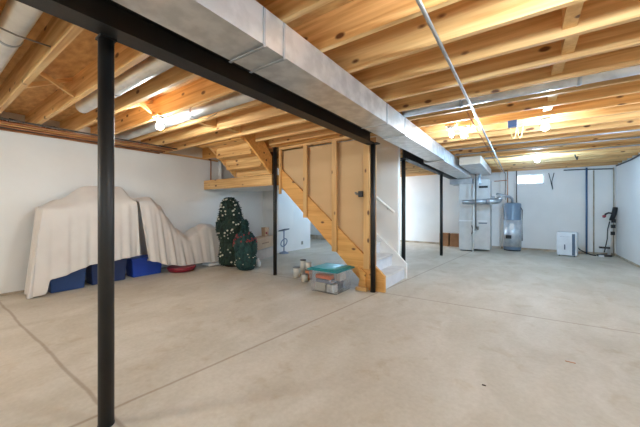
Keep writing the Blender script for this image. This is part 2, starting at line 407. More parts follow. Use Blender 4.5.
def round_duct(x0, x1, y, z, r, label, bands, mat='galv_pipe'):
    t = thing('round_duct', label, 'duct', ((x0+x1)/2, y, z-r), 'round branch ducts')
    MB().tube([(x0, y, z), (x1, y, z)], r, 24).build('pipe', mat, t)
    for b in bands: MB().tube([(b-.015, y, z), (b+.015, y, z)], r+.005, 24).build('joint_band', 'galv_dull', t)
    return t
round_duct(-5.7, -1.5, .42, 2.475, .072, 'fat bright round duct at the top left corner', [-3.05, -4.4])
round_duct(-4.35, -1.5, 1.215, 2.45, .072, 'round duct behind the foreground post, left of the black beam', [-3.4])
round_duct(-5.75, -1.5, 2.06, 2.425, .07, 'round duct beside the left ceiling bulb', [-3.35])
round_duct(DX1, 1.93, 3.50, 2.415, .07, 'thin round duct crossing the right hand ceiling', [-.55, .42], 'galv')

def strap(pts, r, mat, name, label, cat, group=None): return tag(MB().tube(pts, r, 8).build(name, mat), label, cat, group)
strap([(-2.75, .245, 2.40), (-2.78, .42, 2.385), (-2.81, .598, 2.40)], .006, 'can_metal', 'hanger_strap', 'thin metal strap under the fat round duct in the top left corner', 'strap')
strap([(-3.05, 2.18, 2.40), (-3.2, 2.14, 2.345), (-3.40, 2.05, 2.345), (-3.42, 1.97, 2.37)], .005, 'can_metal', 'hanger_wire', 'thin wire hanging round the duct by the left bulb', 'wire')

# conduits and pipes under the joists
strap([(-.455, -.5, 2.335), (-.455, 4, 2.335), (-.455, 10.4, 2.335), (-.42, 10.5, 2.30), (-.42, 10.53, 2.1), (-.42, 10.53, 1.5)], .013, 'emt', 'conduit', 'long zinc conduit running towards the back wall under the right joists', 'conduit')
strap([(-.53, 3.75, 2.352), (-.53, 9, 2.352), (-.50, 10.35, 2.345)], .008, 'copper', 'copper_pipe', 'thin copper pipe running beside the long zinc conduit', 'pipe')
for i, y in enumerate((3.95, 4.4, 4.8)):
    strap([(-.53, y, 2.346), (-.455, y+.1, 2.346)], .006, 'cable_yellow', 'pipe_tie', f'pale tie between conduit and copper pipe, {ORD[i]} from the round duct', 'tie', 'ties along the conduit')
for i, (y, z) in enumerate(((5.95, 2.342), (6.55, 2.342), (7.35, 2.344))):
    strap([(-.69 if i == 2 else -1.15, y, z), (XR-.02, y, z)], .014, 'emt', 'cross_pipe', f'zinc pipe across the right ceiling under the joists, {ORD[i]} past the pair of bulbs', 'pipe', 'pipes across the right ceiling')
for i, (x, z, rr_, mt, lab) in enumerate((
    (-5.955, 2.338, .016, 'copper', 'copper pipe along the top of the left wall, tight against the paint'),
    (-5.83, 2.343, .014, 'dark_pipe', 'dark pipe along the top of the left wall, second from the paint'),
    (-5.73, 2.340, .016, 'copper', 'copper pipe along the top of the left wall, third from the paint'),
    (-5.60, 2.341, .013, 'pine_y', 'tan cable run along the top of the left wall, fourth from the paint'),
    (-5.46, 2.342, .015, 'copper', 'copper pipe along the top of the left wall, fifth from the paint'),
    (-5.30, 2.344, .012, 'dark_pipe', 'dark pipe along the top of the left wall, farthest into the room'),
    (-5.86, 2.425, .016, 'copper', 'copper pipe lying above the sill of the left wall'))):
    yy = [YF+.1+.4*k for k in range(16)]
    if i == 6: yy = [.03, .1, .18]
    strap([(x+random.uniform(-.012, .012), min(y_, 3.75), z) for y_ in yy if y_ < 3.9], rr_, mt, 'wall_pipe', lab, 'pipe', 'pipes along the left wall top')
strap([(-5.95, 4.06, 1.871), (-5.95, 4.06, 2.35)], .013, 'copper', 'copper_pipe', 'upright copper pipe on the landing against the left wall', 'pipe')
strap([(-5.93, 4.30, 1.872), (-5.93, 4.30, 2.36)], .05, 'pvc', 'drain_pipe', 'fat white upright pipe on the landing beside the left wall', 'pipe')
strap([(XR-.03, 3, 2.37), (XR-.03, 8.2, 2.345), (XR-.03, 9.2, 2.31), (XR-.03, 10.4, 2.325)], .016, 'cable_black', 'black_cable', 'black cable along the top of the right wall', 'cable')
strap([(.95, YB-.03, 2.31), (1.45, YB-.03, 2.295), (XR-.05, YB-.03, 2.27)], .014, 'cable_black', 'black_cable', 'black cable along the top of the back wall, right of the window', 'cable')
def squiggle(c, n, amp, seed):
    rr = random.Random(seed); return [(c[0]+rr.uniform(-.02, .02), c[1]+amp*(k/n-.5)*2+rr.uniform(-.05, .05), c[2]+rr.uniform(-.05, .05)) for k in range(n)]
strap(squiggle((-5.93, .82, 2.47), 7, .13, 2), .012, 'cable_black', 'cable_bundle', 'dark cable tangle on the left wall sill at the far left', 'cable')
strap(squiggle((-5.92, 1.2, 2.46), 8, .13, 5), .012, 'cable_black', 'cable_bundle', 'dark cable tangle on the left wall sill just left of the foreground post', 'cable')

# ------------------------------------------------------------------ bulbs
def bulb(x, y, col, strength, label, r=.042, zt=2.36, grp='bare ceiling bulbs'):
    t = thing('light_bulb', label, 'light bulb', (x, y, zt-.16), grp)
    B(x-.07, x+.07, y-.06, y+.06, zt-.0, zt+.03).build('mounting_block', 'pine_x', t)
    MB().lathe([(.03, 0), (.052, .03), (.055, .05)], (x, y, zt-.05), 18).build('lampholder', 'porcelain', t)
    m = emit_mat('lit_bulb', col, strength)
    MB().lathe([(.004, 0), (r*.62, .008), (r*.93, .024), (r, .042), (r*.9, .062), (r*.6, .084), (.016, .105)], (x, y, zt-.155), 18).build('glass_bulb', m, t)
    return t
K = 1.0
bulb(-3.69, 1.80, WARM, 600*K, 'bare lit bulb over the draped sheets, left of the black beam')
bulb(-.665, 4.45, NEUT, 450*K, 'bright bare bulb near the long conduit, right of a dimmer twin')
bulb(-.80, 4.30, NEUT, 120*K, 'dimmer bare bulb nearest the trunk duct', r=.03)
bulb(.235, 4.60, NEUT, 450*K, 'bare lit bulb right of the conduit, second row from the back window')
bulb(.26, 7.62, COOL, 1350*K, 'cool white bare bulb closest to the back window')
bulb(.25, 1.45, NEUT, 800*K, 'added bare bulb overhead, unseen, just out of view on the right')  # unseen bulb, added to continue the visible row
bulb(.25, -1.7, NEUT, 900*K, 'unseen bare bulb added behind the viewer on the right')  # added out of view to brighten the near right side
bulb(-3.7, -1.6, WARM, 1350*K, 'unseen bare bulb added behind the viewer on the left')  # added out of view to brighten the near left side
bulb(-4.6, 7.8, COOL, 1500*K, 'unseen bare bulb added in the far recess behind the stairs')  # hidden lamp added for the bluish light in the recess
jb = thing('junction_box', 'small blue electrical box on the right ceiling with loose cables', 'electrical box', (-.10, 4.49, 2.28))
B(-.155, -.055, 4.445, 4.535, 2.28, H_J).build('box_body', 'blue_box', jb, bevel=.006)
for dx in (-.02, .05):
    MB().tube([(-.11+dx, 4.53, 2.30), (-.10+dx, 4.62, 2.24), (-.09+dx, 4.70, 2.17), (-.06+dx, 4.74, 2.20), (-.04+dx, 4.72, 2.36)], .006, 8).build('loose_cable', 'cable_yellow', jb)
strap([(.9, 8.0, 2.35), (.95, 8.15, 2.27), (.98, 8.3, 2.35)], .012, 'cable_black', 'cable_loop', 'dark cable loop hanging under the far joists near the back wall', 'cable')
strap([(.62, 10.56, 2.25), (.66, 10.57, 2.05), (.71, 10.57, 1.78), (.69, 10.57, 2.0), (.74, 10.57, 2.25)], .008, 'cable_black', 'hanging_wire', 'thin dark wire dangling on the back wall right of the window', 'wire')

# ------------------------------------------------------------------ stairs
SL = .91
def low(x): return 1.626-SL*(x+3.668)
SY0, SY1 = 4.055, 5.05
st = thing('staircase', 'straight staircase with orange pine stringer and pale treads rising left to the landing', 'staircase', (-1.7, 4.5, 0))
sp = [(-1.895, 0), (-1.64, 0), (-1.64, .235), (-1.78, .37), (-1.78, low(-1.78)+.345), (-3.72, low(-3.72)+.345), (-3.72, low(-3.72))]
sp = [(-1.895, 0), (-1.64, 0), (-1.64, .235), (-1.80, .375), (-3.72, low(-3.72)+.33), (-3.72, low(-3.72))]
MB().prism(sp, 'y', 3.985, 4.03).build('stringer', 'stringer', st)
sp2 = [(-1.895, 0), (-1.66, 0), (-1.66, .26), (-1.80, .40), (-3.72, low(-3.72)+.36), (-3.72, low(-3.72)+.1)]
MB().prism(sp2, 'y', 5.005, 5.05).build('skirt_board', 'white_paint', st)
rise, run = .208, .228
for k in range(9):
    x = -1.70-run*k
    B(x-.02, x, SY0, 5.005, rise*k, rise*(k+1)-.03).build('riser', 'riser', st)
    if k < 8: B(x-run-.02, x+.028, SY0, 5.005, rise*(k+1)-.03, rise*(k+1)).build('tread', 'tread', st, bevel=.006)
sw = [(-1.885, 0), (-1.83, 0), (-1.83, T_J-.002), (-3.9, T_J-.002), (-3.9, low(-3.9)+.05)]
struct('wall_stairwell', MB().prism(sw, 'y', 5.052, 5.17), 'white_paint', 'white finished wall on the far side of the staircase', 'wall')
struct('trim_4', B(-1.885, -1.70, 5.052, 5.17, 0, .24), 'white_paint', 'short white block ending the stair skirt on the floor', 'trim')
hr = thing('handrail', 'white wooden handrail climbing the white stairwell wall', 'handrail', (-1.9, 4.97, 1.1))
def hz(x): return 1.175-.80*(x+1.88)
MB().tube([(-1.86, 4.955, hz(-1.86)), (-3.2, 4.955, hz(-3.2))], .024, 12).build('rail', 'pvc', hr)
for x in (-2.0, -2.9): MB().tube([(x, 4.955, hz(x)-.01), (x, 5.0, hz(x)-.05), (x, 5.05, hz(x)-.05)], .009, 8).build('bracket', 'can_metal', hr)

sw_ = thing('stud_wall', 'open stud wall showing tan back of gypsum board beside the stairs', 'wall frame', (-2.75, 3.95, 0))
gp = [(-1.80, .38), (-1.80, 2.30), (-3.70, 2.30), (-3.70, low(-3.70)+.02), (-1.95, .1)]
MB().prism(gp, 'y', 4.035, 4.05).build('gypsum_panel', 'gyp_back', sw_)
def stud(x0, x1, zb, zt=2.315): return B(x0, x1, 3.95, 3.984, zb, zt).build('stud', 'pine_z', sw_)
stud(-3.70, -3.655, 1.50); stud(-3.125, -3.05, low(-3.09)-.03); stud(-2.535, -2.445, low(-2.49)-.02); stud(-1.965, -1.872, .32)
B(-3.70, -1.872, 3.95, 3.984, 2.315, 2.358).build('top_plate', 'pine_x', sw_)
eb = thing('electrical_box', 'small black electrical box on the right hand stud of the open wall', 'electrical box', (-1.995, 3.9, 1.39))
B(-2.03, -1.965, 3.90, 3.95, 1.40, 1.49).build('box_body', 'cable_black', eb, bevel=.005)
MB().tube([(-2.03, 3.925, 1.44), (-2.075, 3.92, 1.455), (-2.09, 3.93, 1.47)], .018, 8).build('cable_clamp', 'can_metal', eb)
rg = random.Random(3)
scr = [(-2.19, -1.93, 3.90, .01), (-2.15, -1.99, 3.84, .03)]
tag(B(-2.06, -1.88, 3.87, 3.94, .0, .05).build('wood_offcut', 'pine_x', bevel=.003), 'flat wood offcut on the floor between clear bin and stair foot', 'wood scrap')
tag(MB().prism([(-2.06, .0), (-1.93, .0), (-1.93, .26), (-2.06, .34), (-2.02, .2)], 'y', 3.945, 3.983).build('wood_offcut', 'stringer'), 'upright reddish offcut leaning on the stringer next to the post', 'wood scrap')

# landing and upper flight
ld = thing('stair_landing', 'boxed wooden stair landing hung against the left wall', 'landing', (-4.9, 4.5, 1.66))
B(-6.0+.002, -3.845, 3.955, 5.05, 1.83, 1.87).build('deck', 'osb', ld)
B(-6.0+.002, -3.845, 3.955, 5.05, 1.665, 1.675).build('soffit', 'wall', ld)
B(-6.0+.002, -3.845, 3.915, 3.954, 1.665, 1.87).build('front_board', 'pine_x', ld)
B(-3.88, -3.845, 3.955, 5.05, 1.676, 1.83).build('side_board', 'stringer', ld)
tag(B(-6.0+.002, -4.86, 5.06, 5.10, 1.87, 2.6).build('dark_gap_panel', 'gap_brown'), 'dark brown panel standing in for the dark gap behind the landing', 'panel')  # dark colour painted in for the unlit gap beyond the landing
fl = thing('upper_flight', 'underside of the upper stair flight between two pine stringers', 'staircase', (-4.3, 3.55, 1.87))
def lowU(y): return 1.93+.86*(3.80-y)
for nm, x0, x1 in (('stringer', -4.86, -4.815), ('stringer', -3.845, -3.80)):
    MB().prism([(3.88, 1.873), (3.88, lowU(3.88)+.34), (3.55, 2.58), (3.145, 2.58), (3.145, lowU(3.145)), (3.82, lowU(3.82))], 'x', x0, x1).build('stringer', 'pine_y' if x0 < -4 else 'stringer', fl)
B(-4.815, -3.845, 3.885, 3.912, 1.873, 2.02).build('riser', 'pine_x', fl)
for k in range(3):
    y = 3.86-.225*k; z = 1.96+.195*k
    B(-4.815, -3.845, y-.225, y+.02, z+.03, z+.065).build('tread', 'pine_x', fl)
    B(-4.815, -3.845, y-.225, y-.205, z+.065, z+.225).build('riser', 'pine_x', fl)

# ------------------------------------------------------------------ draped sheets and what peeks from under them
def sheet(cols, fold_amp, seed, label, nrow=26, nback=7):
    rr = random.Random(seed); rows = []
    ph = rr.uniform(0, 6)
    for (bx, by, bz, fx, fy, fz, hx, hy, hz_, amp, s) in cols:
        row = []
        for j in range(nback):
            t = j/nback; e = t
            row.append((bx+(fx-bx)*e, by+(fy-by)*e, bz+(fz-bz)*(t**1.25)+.012*math.sin(9*s+5*t+ph)*(t*(1-t)*4)))
        for j in range(nrow):
            t = j/(nrow-1)
            w = amp*(.12+.88*t)*(math.sin(s*31+ph)+.55*math.sin(s*57+1.7*t+ph*2)+.3*math.sin(s*13-2*t))
            edge = -.018*math.exp(-t*14)
            nx, ny = (fx-bx), (fy-by); 
            wx, wy = (w*.35, w) if s < .95 and amp > .025 else (w, w*.35)
            row.append((fx+(hx-fx)*t+wx+edge, fy+(hy-fy)*t+wy, fz+(hz_-fz)*t-.012*math.exp(-t*8)))
        rows.append(row)
    o = MB().grid(rows).build('draped_sheet', 'sheet')
    so = o.modifiers.new('thickness', 'SOLIDIFY'); so.thickness = .005
    sb = o.modifiers.new('smooth', 'SUBSURF'); sb.levels = 1; sb.render_levels = 1
    return tag(o, label, 'sheet', 'draped sheets')
cols = []
n1 = 30
for i in range(n1):                                   # hanging left end, gathered in folds down to the floor
    t = i/(n1-1); x = -5.86+(.36)*t
    w = math.sin(i*1.05)*.04
    cols.append((-5.88, 1.12, 1.255, x, 1.08+.01*math.sin(i*.95), 1.235, x+.06+.02*t, .985+w-.03*t, 0.012, .03, i*.038))
backz = [(1.10, 1.255), (1.30, 1.36), (1.69, 1.60), (1.95, 1.62), (2.17, 1.615), (2.37, 1.43)]
frontz = [(1.08, 1.235), (1.7, 1.24), (2.0, 1.32), (2.3, 1.34)]
hemz = [(1.08, .012), (1.12, .05), (1.16, .225), (1.70, .365), (1.80, .375), (2.3, .41)]
n2 = 70
for i in range(1, n2):
    t = i/(n2-1); y = 1.08+(2.30-1.08)*t
    cols.append((-5.88, y+.03, interp(backz, y+.03), -5.49, y, interp(frontz, y), -5.42, y-.01+.03*t, interp(hemz, y), .008+.012*t, 1.8+t*1.2))
sheet(cols, .02, 4, 'cream sheet over the left pile, hanging to the floor at its left end')
cols = []
backz = [(2.33, 1.42), (2.60, 1.45), (2.80, 1.30), (2.95, 1.07), (3.1, .84), (3.3, .72), (3.5, .82), (3.70, .90), (3.93, .88), (4.07, .74)]
frontz = [(2.33, 1.34), (2.55, 1.36), (2.72, 1.18), (2.9, .90), (3.05, .74), (3.25, .63), (3.45, .74), (3.65, .86), (3.9, .80), (4.03, .55)]
hemz = [(2.33, .40), (2.55, .27), (2.8, .17), (3.1, .115), (3.5, .11), (3.62, .10), (3.72, .08), (4.1, .075)]
for i in range(80):
    t = i/79; y = 2.335+(4.02-2.335)*t
    hy = 2.44+(4.08-2.44)*t
    cols.append((-5.88, y+.05, interp(backz, y), -5.50, y, interp(frontz, y), -5.40, hy, interp(hemz, hy), .012+.006*math.sin(t*7), t*1.9))
sheet(cols, .02, 9, 'cream sheet over the right pile, sagging in a dip beside the christmas tree')

def tote(x0, x1, y0, y1, h, mat, label, extra=None):
    t = thing('storage_tote', label, 'storage bin', ((x0+x1)/2, (y0+y1)/2, 0), 'blue storage bins')
    bn = MB().taper(x0, x1, y0, y1, 0, h-.03, .025).build('bin', mat, t, bevel=.012)
    B(x0-.012, x1+.012, y0-.012, y1+.012, h-.03, h).build('lid', mat, t, bevel=.008)
    if extra:
        B(x1+.012, x1+.022, (y0+y1)/2-.02, (y0+y1)/2+.10, h-.07, h-.03).build('handle', 'white_plastic', bn)
    return t
tote(-5.88, -5.535, 1.16, 1.60, .40, 'tote_blue', 'blue storage bin under the left end of the sheets')
tote(-5.92, -5.60, 1.67, 2.185, .40, 'tote_navy', 'dark navy storage bin just right of the foreground post')
tote(-5.94, -5.62, 2.27, 2.80, .34, 'tote_bright', 'bright blue storage bin with a white handle, in the gap of the sheets', True)
sd = thing('red_saucer', 'dark red round snow saucer lying under the right sheet', 'saucer sled', (-5.48, 3.1, 0))
MB().lathe([(.14, 0), (.22, .012), (.245, .05), (.25, .072)], (-5.50, 3.10, 0), 32).build('dish', 'red_plastic', sd)
MB().lathe([(.252, .0), (.262, .008), (.262, .022), (.252, .03)], (-5.50, 3.10, .068), 32).build('rim', 'red_plastic', sd)
wf = thing('plastic_stand', 'white plastic stand poking out under the right sheet by the tree', 'stand', (-5.47, 3.72, 0))
B(-5.62, -5.36, 3.62, 3.92, .012, .06).build('foot', 'white_plastic', wf, bevel=.02)
for y in (3.67, 3.87): MB().tube([(-5.58, y, .012), (-5.40, y, .012)], .012, 8).build('skid', 'grey_plastic', wf)

# ------------------------------------------------------------------ christmas tree
def bushy(name, prof, c, mat, parent, seed, tufts, lean=(0, 0), tl=.07):
    rr = random.Random(seed); mb = MB(); rings = []; n = 26
    for i, (r, z) in enumerate(prof):
        lx, ly = lean[0]*z, lean[1]*z
        rings.append([mb.bm.verts.new((c[0]+lx+(r*(1+rr.uniform(-.09, .09)))*math.cos(2*PI*k/n), c[1]+ly+(r*(1+rr.uniform(-.09, .09)))*math.sin(2*PI*k/n), c[2]+z+rr.uniform(-.01, .01))) for k in range(n)])
    for i in range(len(rings)-1):
        for k in range(n): mb.bm.faces.new((rings[i][k], rings[i][(k+1) % n], rings[i+1][(k+1) % n], rings[i+1][k]))
    mb.bm.faces.new(rings[0][::-1]); mb.bm.faces.new(rings[-1])
    for _ in range(tufts):                                # needle sprigs all over the outline
        i = rr.randrange(len(prof)-1); t = rr.random(); r = prof[i][0]*(1-t)+prof[i+1][0]*t; z = prof[i][1]*(1-t)+prof[i+1][1]*t
        a = rr.uniform(0, 2*PI); d = Vector((math.cos(a), math.sin(a), rr.uniform(-.6, .5))).normalized()
        p = Vector((c[0]+lean[0]*z, c[1]+lean[1]*z, c[2]+z))+Vector((math.cos(a), math.sin(a), 0))*r*.93
        s1 = d.cross(Vector((0, 0, 1))).normalized()*.014; s2 = d.cross(s1).normalized()*.014
        tip = mb.bm.verts.new(p+d*rr.uniform(tl*.4, tl)); b0 = [mb.bm.verts.new(p+q) for q in (s1, s2, -s1-s2)]
        for q in range(3): mb.bm.faces.new((b0[q], b0[(q+1) % 3], tip))
    return mb.build(name, mat, parent)
TC = (-5.12, 4.06, 0)
ct = thing('christmas_tree', 'tall dark artificial christmas tree dotted with pearl ornaments, standing by the sheets', 'christmas tree', TC)
prof = [(.22, .03), (.29, .08), (.30, .22), (.27, .38), (.24, .52), (.29, .66), (.325, .78), (.30, .92), (.235, 1.08), (.21, 1.22), (.165, 1.36), (.08, 1.44), (.01, 1.465)]
LE = (-.075, -.02)
bushy('foliage', prof, TC, 'foliage', ct, 11, 1500, LE)
MB().tube([(TC[0], TC[1], 0), (TC[0], TC[1], .12)], .03, 10).build('trunk', 'trunk', ct)
MB().lathe([(.19, 0), (.19, .02), (.05, .05)], TC, 14).build('stand', 'trunk', ct)
rr = random.Random(5)
cnt = 0
while cnt < 96:
    i = rr.randrange(len(prof)-2); t = rr.random(); r = prof[i][0]*(1-t)+prof[i+1][0]*t; z = prof[i][1]*(1-t)+prof[i+1][1]*t
    a = rr.uniform(-2.6, .9)
    if z < .08: continue
    p = (TC[0]+LE[0]*z+math.cos(a)*(r+.012), TC[1]+LE[1]*z+math.sin(a)*(r+.012), z)
    MB().ball(p, rr.choice((.012, .016, .021))).build('ornament', 'orn_white', ct); cnt += 1
T2 = (-4.57, 3.93, 0)
c2 = thing('small_tree', 'small teal green tabletop tree with red berries in front of the tall christmas tree', 'christmas tree', T2)
p2 = [(.15, .02), (.19, .08), (.205, .22), (.22, .38), (.23, .50), (.21, .60), (.16, .70), (.07, .78), (.05, .84), (.065, .92), (.035, .98), (.01, 1.0)]
bushy('foliage', p2, T2, 'foliage_teal', c2, 21, 600, (-.05, 0), .05)
MB().lathe([(.13, 0), (.13, .03), (.04, .06)], T2, 14).build('stand', 'trunk', c2)
for k in range(40):
    a = rr.uniform(-2.8, 1.2); z = rr.gauss(.62, .07); z = min(max(z, .3), .8); r = interp([(.3, .21), (.5, .235), (.6, .215), (.7, .165), (.8, .075)], z)
    MB().ball((T2[0]-.05*z+math.cos(a)*r, T2[1]+math.sin(a)*r, z), .017).build('berry', 'orn_red', c2)
for k in range(16):
    a = rr.uniform(-2.6, .9); z = rr.uniform(.1, .5)
    MB().ball((T2[0]-.05*z+math.cos(a)*.22, T2[1]+math.sin(a)*.22, z), .011).build('ornament', 'orn_white', c2)
pg = MB(); pg.lathe([(.045, 0), (.06, .03), (.055, .09), (.02, .15), (.022, .17)], (-4.60, 4.28, 0), 14)
tag(pg.build('white_jug', 'white_plastic'), 'small white plastic jug on the floor behind the small tree', 'jug')

# ------------------------------------------------------------------ boxes and stool near the partition
ang = math.atan2(.95, -.33)
bx = thing('cardboard_box', 'long greyish cardboard box, lower of the pair behind the tree', 'cardboard box', (-5.42, 5.10, 0), 'long cardboard boxes', ang)
MB().box(-.58, .58, -.18, .18, 0, .235).build('carton', 'cardboard_grey', bx, local=True, bevel=.006)
MB().box(-.58, .58, -.025, .025, .235, .237).build('tape', 'cardboard', bx, local=True)
bx2 = thing('cardboard_box', 'long tan cardboard box with faint print, upper of the pair behind the tree', 'cardboard box', (-5.43, 5.10, .238), 'long cardboard boxes', ang)
MB().box(-.58, .58, -.17, .17, 0, .27).build('carton', 'cardboard', bx2, local=True, bevel=.006)
pr = MB()
for k in range(7): pr.box(-.20+k*.055, -.165+k*.055, -.1725, -.170, .12, .15)
pr.build('print', 'ink', bx2, local=True)
MB().box(-.58, .58, -.025, .025, .27, .272).build('tape', 'cardboard_grey', bx2, local=True)
bg = thing('paper_bag', 'brown paper bag with red bow standing on the upper long box', 'bag', (-5.50, 5.36, .51))
MB().taper(-5.575, -5.425, 5.29, 5.43, .51, .74, .012).build('sack', 'cardboard', bg)
MB().ball((-5.41, 5.32, .60), .03, sq=(.5, 1, 1)).build('bow', 'orn_red', bg)
sl = thing('pedestal_stool', 'small bluish pedestal stool with tilted top beside the white partition', 'stool', (-5.36, 5.93, 0))
SX, SY = -5.36, 5.93
tp = MB(); tp.prism([(SX-.12, .60), (SX+.12, .66), (SX+.12, .69), (SX-.12, .63)], 'y', SY-.10, SY+.10); tp.build('top', 'grey_plastic', sl, bevel=.01)
MB().tube([(SX, SY, .05), (SX, SY, .625)], .018, 10).build('stem', 'lav', sl)
ring = [(SX+.10*math.cos(2*PI*k/18), SY+.10*math.sin(2*PI*k/18)*.6, .30+.10*math.sin(2*PI*k/18)) for k in range(19)]
MB().tube(ring, .014, 8).build('ring', 'lav', sl)
MB().lathe([(.13, 0), (.13, .02), (.04, .06)], (SX, SY, 0), 18).build('base', 'lav', sl)
tag(B(-5.5, -5.49, 6.86, 6.94, .14, .24).build('outlet_plate', 'can_metal'), 'small grey outlet plate low on the white partition', 'outlet')

# ------------------------------------------------------------------ clear bin and cans
cb = thing('clear_bin', 'clear plastic bin with teal lid at the foot of the stairs', 'storage bin', (-2.37, 3.70, 0))
X0, X1, Y0, Y1 = -2.62, -2.13, 3.45, 3.93
sh = MB()
def shell(mb, x0, x1, y0, y1, z0, z1, d, th):
    for e, flip in ((0, 1), (th, -1)):
        a = [(x0+d+e, y0+d+e), (x1-d-e, y0+d+e), (x1-d-e, y1-d-e), (x0+d+e, y1-d-e)]; b = [(x0+e, y0+e), (x1-e, y0+e), (x1-e, y1-e), (x0+e, y1-e)]
        A = [mb.bm.verts.new((p[0], p[1], z0+e)) for p in a]; Bv = [mb.bm.verts.new((p[0], p[1], z1)) for p in b]
        mb.bm.faces.new(A)
        for i in range(4): mb.bm.faces.new((A[i], A[(i+1) % 4], Bv[(i+1) % 4], Bv[i]))
        if e == 0: O = Bv
        else: I = Bv
    for i in range(4): mb.bm.faces.new((O[i], O[(i+1) % 4], I[(i+1) % 4], I[i]))
shell(sh, X0, X1, Y0, Y1, .002, .315, .03, .004)
sh.build('bin', 'clear', cb)
lid = MB(); lid.box(X0-.02, X1+.02, Y0-.02, Y1+.02, .316, .337).box(X0+.02, X1-.02, Y0+.02, Y1-.02, .337, .350)
ld_ = lid.build('lid', 'teal', cb, bevel=.006)
def content(mb, name, mat, label, cat, bevel=.004): return tag(mb.build(name, mat, bevel=bevel), label, cat, 'things inside the clear bin')
content(B(-2.54, -2.36, 3.505, 3.60, .012, .13), 'white_carton', 'can_white', 'white carton at the bottom left inside the clear bin', 'carton')
content(B(-2.34, -2.22, 3.505, 3.62, .012, .12), 'white_carton', 'white_plastic', 'white carton at the bottom right inside the clear bin', 'carton')
content(B(-2.52, -2.25, 3.63, 3.84, .012, .15), 'dark_case', 'grey_plastic', 'dark grey case behind the cartons inside the clear bin', 'case')
content(B(-2.55, -2.27, 3.51, 3.62, .185, .255), 'orange_pouch', 'orange', 'orange pouch on top inside the clear bin', 'pouch', .02)
content(B(-2.30, -2.20, 3.66, 3.83, .152, .27), 'white_jar', 'white_plastic', 'white packet on the right inside the clear bin', 'packet')
content(B(-2.54, -2.26, 3.505, 3.63, .131, .183), 'dark_pouch', 'lav', 'bluish dark pouch in the middle inside the clear bin', 'pouch', .015)
def can(x, y, z, r, h, mat, lid, label):
    t = thing('paint_can', label, 'paint can', (x, y, z), 'cans beside the clear bin')
    MB().lathe([(r, 0), (r, h-.01)], (x, y, z), 20).build('can_body', mat, t)
    MB().lathe([(r+.004, 0), (r+.004, .012), (r-.008, .012), (r-.012, .006)], (x, y, z+h-.01), 20).build('can_lid', lid, t)
can(-3.33, 4.02, 0, .062, .175, 'can_white', 'can_metal', 'white paint can with grey lid, front left of the group')
can(-3.40, 4.30, 0, .055, .26, 'can_white', 'cable_black', 'tall pale can with black cap, behind the front left can')
can(-3.05, 4.01, 0, .062, .17, 'can_orange', 'can_metal', 'orange labelled can standing under a pale can')
can(-3.05, 4.01, .175, .055, .12, 'can_white', 'can_white', 'pale can stacked on top of the orange can')
can(-3.00, 3.84, 0, .05, .13, 'can_white', 'can_metal', 'short pale can between the orange can and the clear bin')

# ------------------------------------------------------------------ furnace corner
fu = thing('furnace', 'tall light grey gas furnace cabinet standing left of the water heater', 'furnace', (-1.13, 9.65, 0))
B(-1.53, -1.175, 9.32, 9.95, .03, 1.95).build('cabinet', 'furnace', fu, bevel=.008)
B(-1.50, -1.20, 9.36, 9.9, 0, .03).build('plinth', 'cable_black', fu)
rc = B(-1.17, -.75, 9.42, 10.05, .06, 2.07).build('return_cabinet', 'furnace', fu, bevel=.012)
B(-1.535, -1.17, 9.308, 9.32, .86, .90).build('panel_seam', 'white_plastic', fu)
B(-1.02, -.80, 9.408, 9.42, 1.82, 1.88).build('black_slot', 'cable_black', rc)
B(-1.03, -.82, 9.408, 9.42, .80, .83).build('badge', 'grey_plastic', rc)
B(-1.04, -.81, 9.410, 9.42, .86, .89).build('badge', 'white_plastic', rc)
B(-1.10, -1.02, 9.36, 9.42, .62, .72).build('gas_valve', 'can_metal', fu)
MB().tube([(-1.07, 9.36, .66), (-1.10, 9.31, .60), (-1.14, 9.30, .52), (-1.16, 9.31, .45)], .018, 8).build('hose', 'white_plastic', fu)
MB().tube([(-1.19, 9.30, .75), (-1.16, 9.29, .62), (-1.19, 9.30, .5)], .012, 8).build('wire', 'cable_black', fu)
pl = tag(B(-1.78, -1.18, 9.30, 9.95, 1.955, 2.11).build('supply_plenum', 'galv_dull'), 'dark steel plenum box on top of the furnace, at the end of the trunk duct', 'plenum')
fp = thing('flue_pipe', 'grey round flue pipe with elbow crossing the front of the furnace', 'pipe', (-.95, 9.2, 1.38))
MB().tube([(-1.40, 9.15, 1.42), (-1.10, 9.14, 1.425), (-.80, 9.14, 1.43)], .062, 20).build('pipe', 'galv_dull', fp)
MB().tube([(-.80, 9.14, 1.43), (-.70, 9.16, 1.43), (-.60, 9.24, 1.44), (-.55, 9.42, 1.46), (-.55, 9.6, 1.48), (-.55, 9.75, 1.50)], .082, 20).build('elbow', 'galv_dull', fp)
MB().tube([(-.655, 9.19, 1.50), (-.655, 9.19, 1.57)], .04, 12).build('cleanout', 'galv_dull', fp)
strap([(-1.06, 9.05, 2.18), (-1.06, 9.05, .72), (-1.06, 9.14, .68), (-1.06, 9.34, .67)], .018, 'dark_pipe', 'gas_pipe', 'dark gas pipe dropping down the front of the furnace', 'pipe')
strap([(-1.15, 9.27, 1.95), (-1.14, 9.27, 1.5), (-1.14, 9.27, .8), (-1.15, 9.27, .0)], .02, 'pvc', 'drain_pipe', 'white plastic pipe down the furnace front beside the gas pipe', 'pipe')
strap([(-.97, 9.15, 2.186), (-.985, 9.15, 2.02), (-.965, 9.16, 1.95), (-.985, 9.16, 1.9)], .035, 'foil', 'flexible_pipe', 'crumpled silver flexible pipe under the return duct', 'pipe')
wh = thing('water_heater', 'blue grey cylindrical water heater below the small window', 'water heater', (-.245, 10.25, 0))
WC = (-.245, 10.25, 0)
MB().lathe([(.215, .03), (.22, .05), (.22, 1.36), (.20, 1.39), (.10, 1.405)], WC, 32).build('tank', 'wh', wh)
